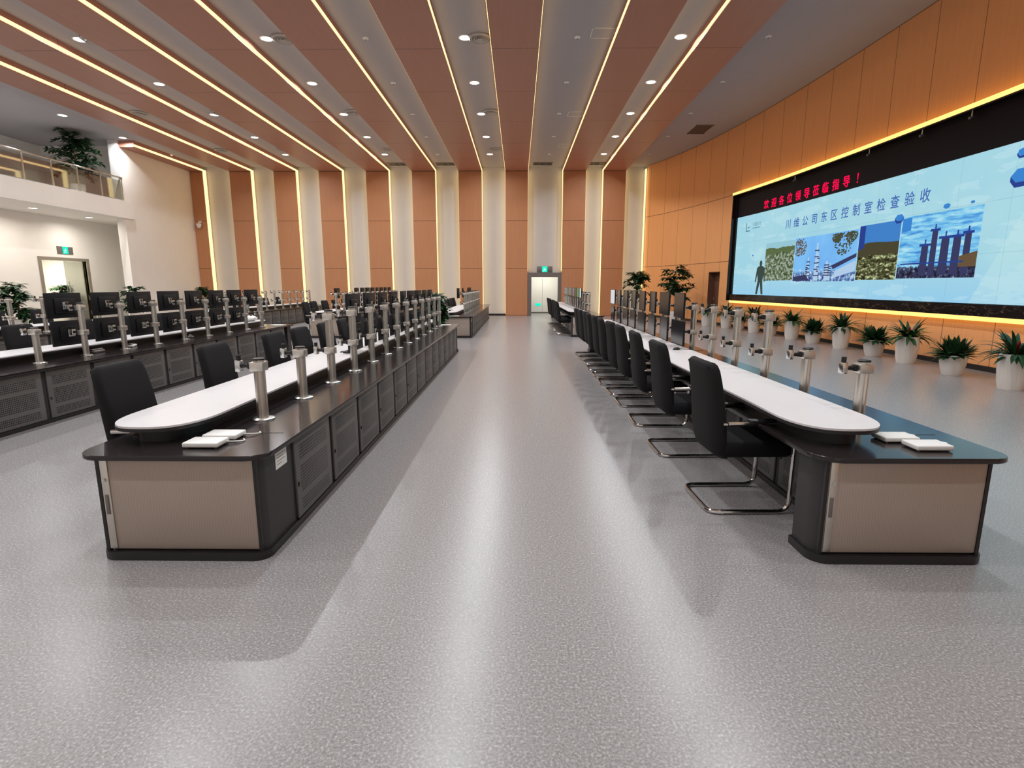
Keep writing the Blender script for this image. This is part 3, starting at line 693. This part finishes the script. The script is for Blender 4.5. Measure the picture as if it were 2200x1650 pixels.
for key, ks in POLES.items():
    fx, y0, ph = CON[key]
    for k in ks:
        y = y0+EL+MOD*(k+.5)+(-.05 if key == 'B' else 0); sh = (k < 2 and key in 'AB') or (k == 4 and key == 'C') or (key == 'C' and k == 3)
        place(SHORT if sh else TALL, (fx-.35, y, .656), 0, '%s silver monitor pole on the %s, %s from its near end' % ('short' if sh else 'tall', ph, ORD[k]), 'silver monitor poles')
        for nm, sel, z in (('upper', UP, 1.33), ('lower', LOW, .965)):
            if k in sel.get(key, ()):
                o = place(MON, (fx-.35-.20, y+tilt.uniform(-.02, .02), z), R(tilt.uniform(-3, 3)-(2 if key == 'B' else 0)), '%s black monitor on the %s pole of the %s' % (nm, ORD[k], ph), 'monitors on the consoles')
                if key == 'B' and nm == 'upper' and k == 12: lit(o, 'lit_screen'); o['label'] = 'upper monitor lit white at the far end of the front right aisle console'
                if key == 'F' and k in (1, 2) and nm == 'upper': lit(o, 'lit_green' if k == 2 else 'lit_screen')

# ------------------------------------------------------------------ chairs
def make_chair():                             # origin: centre of the base on the floor, faces +X
    t = thing('cantilever_chair', 'x', 'chair')
    prof = [(.385, -.165, .20, .03), (.42, -.195, .235, .045), (.5, -.212, .245, .055), (.6, -.222, .25, .058), (.72, -.235, .252, .055), (.85, -.252, .25, .05), (.95, -.27, .246, .046), (1.02, -.285, .24, .044), (1.055, -.293, .225, .036), (1.07, -.296, .2, .02)]
    rings = []
    for z, xc, hw, th in prof:
        ring = []
        for i in range(24):
            a = 2*math.pi*i/24; c, s_ = math.cos(a), math.sin(a)
            ring.append((xc+th*math.copysign(abs(c)**.6, c)+.02*(1-(abs(s_)**2))*-1, hw*math.copysign(abs(s_)**.45, s_), z))
        rings.append(ring)
    bm = B(); loft(bm, rings); obj('backrest', bm, 'fabric', t, 60)
    bm = B(); tube(bm, fillet([(-.325, -.2, 1.02), (-.335, -.2, 1.045), (-.335, .2, 1.045), (-.325, .2, 1.02)], .03), .006, 6); obj('seam_piping', bm, 'seat_fab', t)
    bm = B(); box(bm, -.21, .29, -.25, .25, .40, .52, .045, 4); obj('seat', bm, 'seat_fab', t, 60)
    r = .0165; hw = .27
    pts = [(-.20, -hw, .655), (.285, -hw, .665), (.275, -hw, r), (-.29, -hw, r), (-.29, hw, r), (.275, hw, r), (.285, hw, .665), (-.20, hw, .655)]
    bm = B(); tube(bm, fillet(pts, .085, 6), r, 10); tube(bm, [(.26, -hw, .43), (.26, hw, .43)], .01, 8); tube(bm, [(-.19, -hw, .655), (-.235, -.22, .645)], .01, 8); tube(bm, [(-.19, hw, .655), (-.235, .22, .645)], .01, 8)
    obj('frame', bm, 'chrome', t)
    for s_ in (-1, 1):
        bm = B(); box(bm, -.06, .2, s_*hw-.026, s_*hw+.026, .666, .692, .011, 3); obj('arm_pad', bm, 'black_plastic', t, 60)
    return t
CH = make_chair()
CY = {'A': (-2.48, [3.68, 4.9, 6.08, 6.85, 7.75, 8.65, 9.5, 10.4, 11.3, 12.2]),
      'B': (1.655, [3.91, 5.19, 6.30, 7.3, 8.05, 8.85, 9.6, 10.4, 11.15, 11.88, 12.6]),
      'C': (-6.5, [6.2, 7.3, 8.35, 9.4, 10.3, 11.3, 12.3]),
      'D1': (-10.4, [9.0, 10.0, 11.0, 12.1]),
      'D2': (-10.4, [19.4, 20.6, 21.8, 23.0, 24.2]),
      'E2': (-6.45, [17.3, 18.0, 19.0, 20.0, 21.2, 22.4]),
      'E': (-2.42, [17.3, 18.15, 19.0, 19.8, 20.6, 21.4, 22.2, 23.0]),
      'F': (1.55, [17.75, 18.5, 19.2, 20.0, 20.85, 21.8, 22.8])}
for key, (x, ys) in CY.items():
    ph = CON[key][2]
    for k, y in enumerate(ys):
        place(CH, (x+tilt.uniform(-.02, .02), y, 0), R(tilt.uniform(-3, 3)), 'black chrome framed chair at the %s, %s from its near end' % (ph, ORD[k]), 'chairs at the consoles')

# ------------------------------------------------------------------ small things on the consoles
def make_netbox():
    t = thing('network_box', 'x', 'white box')
    bm = B(); box(bm, -.105, .105, -.07, .07, .006, .036, .008, 3); obj('body', bm, 'white_plastic', t, 60)
    for sx in (-1, 1):
        for sy in (-1, 1):
            bm = B(); lathe(bm, [(.008, 0), (.008, .008)], 10, sx*.085, sy*.05); obj('foot', bm, 'grey_metal', t)
    bm = B(); tube(bm, fillet([(.1, .03, .018), (.15, .05, .012), (.19, .09, .006), (.16, .13, .005)], .03), .004, 6); obj('cable', bm, 'white_plastic', t)
    return t
NBX = make_netbox(); zt = .656
for x, y, r, l in ((-1.86, 3.1, 0, 'front flat white box on the near end of the front left aisle console'), (-1.84, 3.27, 0, 'rear flat white box on the near end of the front left aisle console'),
                   (2.40, 3.09, 0, 'front flat white box on the near end of the front right aisle console'), (2.33, 3.26, 0, 'rear flat white box on the near end of the front right aisle console')):
    place(NBX, (x, y, zt), r, l, 'flat white boxes')
def make_mouse():
    t = thing('computer_mouse', 'x', 'mouse')
    bm = B(); lathe(bm, [(.001, .034), (.018, .032), (.03, .02), (.034, .006), (.032, 0)], 16)
    for v in bm.verts: v.co.y *= 1.7
    obj('body', bm, 'black_plastic', t, 60)
    bm = B(); tube(bm, fillet([(0, .055, .012), (.02, .12, .004), (.1, .16, .004), (.2, .12, .004), (.26, .2, .004)], .06), .004, 6); obj('cable', bm, 'black_plastic', t)
    return t
MS = make_mouse()
for x, y, r, l in ((-2.1, 6.6, 70, 'black mouse on the white worktop of the front left aisle console'), (2.05, 7.0, -60, 'black mouse on the white worktop of the front right aisle console'), (-2.2, 17.6, 40, 'black mouse and cable on the rear left aisle worktop'), (1.95, 18.2, -50, 'black mouse on the rear right aisle worktop')):
    place(MS, (x, y, .774), R(r), l)
def sheet(x, y, z, wx_, wy_, rz, label):
    bm = B(); box(bm, -wx_/2, wx_/2, -wy_/2, wy_/2, 0, .006, .002); o = obj('paper_stack', bm, 'paper'); o.location = (x, y, z); o.rotation_euler = (0, 0, R(rz)); tag(o, label, 'paper')
sheet(-1.75, 13.0, zt, .3, .22, 8, 'white paper at the far end of the front left aisle console')
sheet(-5.75, 12.95, zt, .32, .24, -12, 'white paper at the far end of the second row left console')
sheet(-1.95, 16.75, zt, .3, .24, 3, 'white paper at the near end of the rear left aisle console')
t = thing('cloth_bundle', 'crumpled white cloth on the far end of the second row left worktop', 'cloth', (-6.27, 12.5, .774))
bm = B(); bmesh.ops.create_icosphere(bm, subdivisions=3, radius=1)
rb = random.Random(5)
for v in bm.verts: v.co = Vector((v.co.x*.2*(1+.15*math.sin(9*v.co.y+3*v.co.x)), v.co.y*.3*(1+.1*math.sin(11*v.co.x)), max(0, .06+v.co.z*.07*(1+.4*math.sin(7*v.co.x+8*v.co.y)))))
obj('fabric', bm, 'paper', t, 60)
for i, (k, dx) in enumerate(((5, .08), (6, .1), (8, .07))):
    fx, y0, ph = CON['C']; t = thing('desk_phone', 'small pale handset lying beside the %s pole of the %s' % (ORD[k], ph), 'handset', (fx-.4-dx, y0+EL+MOD*(k+.5)+.35, zt), R(20*i))
    bm = B(); box(bm, -.05, .05, -.1, .1, 0, .035, .012, 3); obj('base', bm, 'white_plastic' if i == 1 else 'grey_metal', t, 60)
    bm = B(); box(bm, -.025, .025, -.1, .1, .035, .055, .009, 3); obj('handset', bm, 'grey_metal', t, 60)

# ------------------------------------------------------------------ plants
def leaf(bm, base, az, el, ln, wd, droop, seg=5, mi=0, prof=None):
    d = Vector((math.cos(az)*math.cos(el), math.sin(az)*math.cos(el), math.sin(el))); p = Vector(base); side = Vector((-math.sin(az), math.cos(az), 0)); prev = None
    for i in range(seg+1):
        t = i/seg; wv = wd*(math.sin(math.pi*min(1, .12+t*.88))**.8 if prof is None else prof(t)); wv = max(wv, wd*.03)
        up = side.cross(d).normalized()
        a, c, b = bm.verts.new(p-side*wv+up*wv*.25), bm.verts.new(p), bm.verts.new(p+side*wv+up*wv*.25)
        if prev:
            f = bm.faces.new((prev[0], prev[1], c, a)); f.material_index = mi; f = bm.faces.new((prev[1], prev[2], b, c)); f.material_index = mi
        prev = (a, c, b); p = p+d*(ln/seg); d = (d+Vector((0, 0, -droop/seg))).normalized()
def make_pot(t, h, r, style):
    bm = B()
    if style == 'tall': pr = [(r*.78, 0), (r*.9, h*.2), (r*1.0, h*.6), (r*1.0, h*.9), (r*.98, h), (r*.9, h), (r*.88, h*.93)]
    else: pr = [(r*.72, 0), (r*.85, h*.25), (r*.98, h*.62), (r*1.03, h*.93), (r*1.0, h), (r*.92, h), (r*.9, h*.92)]
    lathe(bm, pr, 32, caps=False); bm.faces.new(list(reversed([v for v in bm.verts][:32]))); obj('pot', bm, 'pot', t, 60)
    bm = B(); lathe(bm, [(r*.9, h*.9), (r*.89, h*.92)], 24); obj('soil', bm, 'soil', t)
def spath(seed, h, r):                        # broad leaved bushy plant
    t = thing('potted_plant', 'x', 'potted plant'); make_pot(t, h, r, 'short'); rd = random.Random(seed); bm = B()
    for i in range(130):
        az = rd.random()*6.283; el = R(rd.uniform(5, 85)); rr = rd.random()*r*.5
        leaf(bm, (math.cos(az)*rr, math.sin(az)*rr, h*.93), az, el, rd.uniform(.28, .42), rd.uniform(.036, .056), rd.uniform(.4, 1.2))
    obj('foliage', bm, 'leaf', t, 60); return t
def brom(seed, h, r):                         # arching strap leaved plant with dark red bracts
    t = thing('potted_plant', 'x', 'potted plant'); make_pot(t, h, r, 'tall'); rd = random.Random(seed); bm = B()
    for i in range(85):
        az = rd.random()*6.283; el = R(rd.uniform(10, 75))
        leaf(bm, (math.cos(az)*.05, math.sin(az)*.05, h*.94), az, el, rd.uniform(.36, .54), rd.uniform(.024, .038), rd.uniform(1.0, 1.9), 6)
    obj('foliage', bm, 'leaf2' if seed % 2 else 'leaf', t, 60)
    bm = B()
    for i in range(22): leaf(bm, (0, 0, h*.96+.004*i), rd.random()*6.283, R(rd.uniform(35, 85)), rd.uniform(.12, .2), .025, .4, 4)
    obj('flower', bm, 'red', t, 60); return t
S1, S2 = spath(21, .37, .215), spath(22, .36, .205)
T1, T2 = brom(31, .55, .205), brom(32, .55, .2)
pots = [(21.6, .75, 'T'), (20.55, .5, 'T'), (19.6, .42, 'S'), (18.55, .45, 'T'), (17.5, .42, 'S'), (16.25, .45, 'T'), (15.15, .46, 'S'), (13.9, .46, 'T'), (12.45, .62, 'S'), (11.3, .70, 'T'), (9.8, .92, 'S'), (8.42, 1.08, 'T')]
for i, (y, d, k) in enumerate(pots):
    pr = {'T': (T1, T2), 'S': (S1, S2)}[k][i//2 % 2]; n_ = len(pots)-i
    place(pr, (wx(y)-max(d, .5), y, 0), i*1.3, '%s by the screen wall, %s from the right' % ('strap leaved red flowered plant in tall pot' if k == 'T' else 'bushy plant in low white pot', ORD[n_-1]), 'potted plants below the video wall')
def tree(seed, ht, spread, pot_h, pot_r, label, loc, nb=16, cz=.45):
    t = thing('potted_tree', label, 'potted plant', loc); make_pot(t, pot_h, pot_r, 'tall'); rd = random.Random(seed)
    bm = B(); tube(bm, [(0, 0, pot_h*.9), (.03, .01, ht*.45), (-.01, .02, ht*.85)], [.04, .03, .015], 8); obj('trunk', bm, 'trunk', t)
    bm = B()
    for i in range(nb*2):
        z = ht*(cz+(.95-cz)*rd.random()); az = rd.random()*6.283; sp = spread*(1-.45*abs((z/ht-.62)/.4)); el = R(rd.uniform(0, 45)); p = Vector((0, 0, z)); d = Vector((math.cos(az)*math.cos(el), math.sin(az)*math.cos(el), math.sin(el)))
        for j in range(7):
            p = p+d*sp/7; d = (d+Vector((0, 0, -.12))).normalized()
            for s_ in (-1, 1, -1, 1): leaf(bm, p, az+s_*rd.uniform(.4, 1.5), R(rd.uniform(-30, 30)), rd.uniform(.17, .28), .046, .7, 4)
    obj('foliage', bm, 'leaf', t, 60); return t
tree(1, 2.42, .72, .5, .2, 'tall leafy potted tree by the curved wall left of its door', (6.65, 23.3, 0))
tree(2, 2.28, .7, .5, .2, 'tall leafy potted tree in the right back corner', (5.55, 25.6, 0))
tree(3, 1.62, .62, .45, .2, 'leafy potted tree before the alcove left of the glass door', (-16.9, 18.3, 0), 18, .3)
tree(4, 1.55, .5, .45, .2, 'leafy potted tree right of the glass door by the wall corner', (-15.95, 22.6, 0), 12, .3)
tree(5, 1.5, .5, .45, .2, 'leafy potted tree beside the left end of the back wall', (-15.55, 27.2, 0), 12, .3)
tree(6, 2.3, .95, .45, .25, 'large dark leafy potted tree on the upper gallery', (-17.4, 22.3, 5.05), 20, .35)
tree(7, 1.5, .42, .4, .18, 'leafy potted tree between the front and rear left aisle consoles', (-2.35, 15.0, 0), 14, .35)
tree(8, 1.9, .38, .45, .2, 'leafy potted tree in the corridor behind the alcove glass door', (-20.0, 23.9, 0), 12, .3)
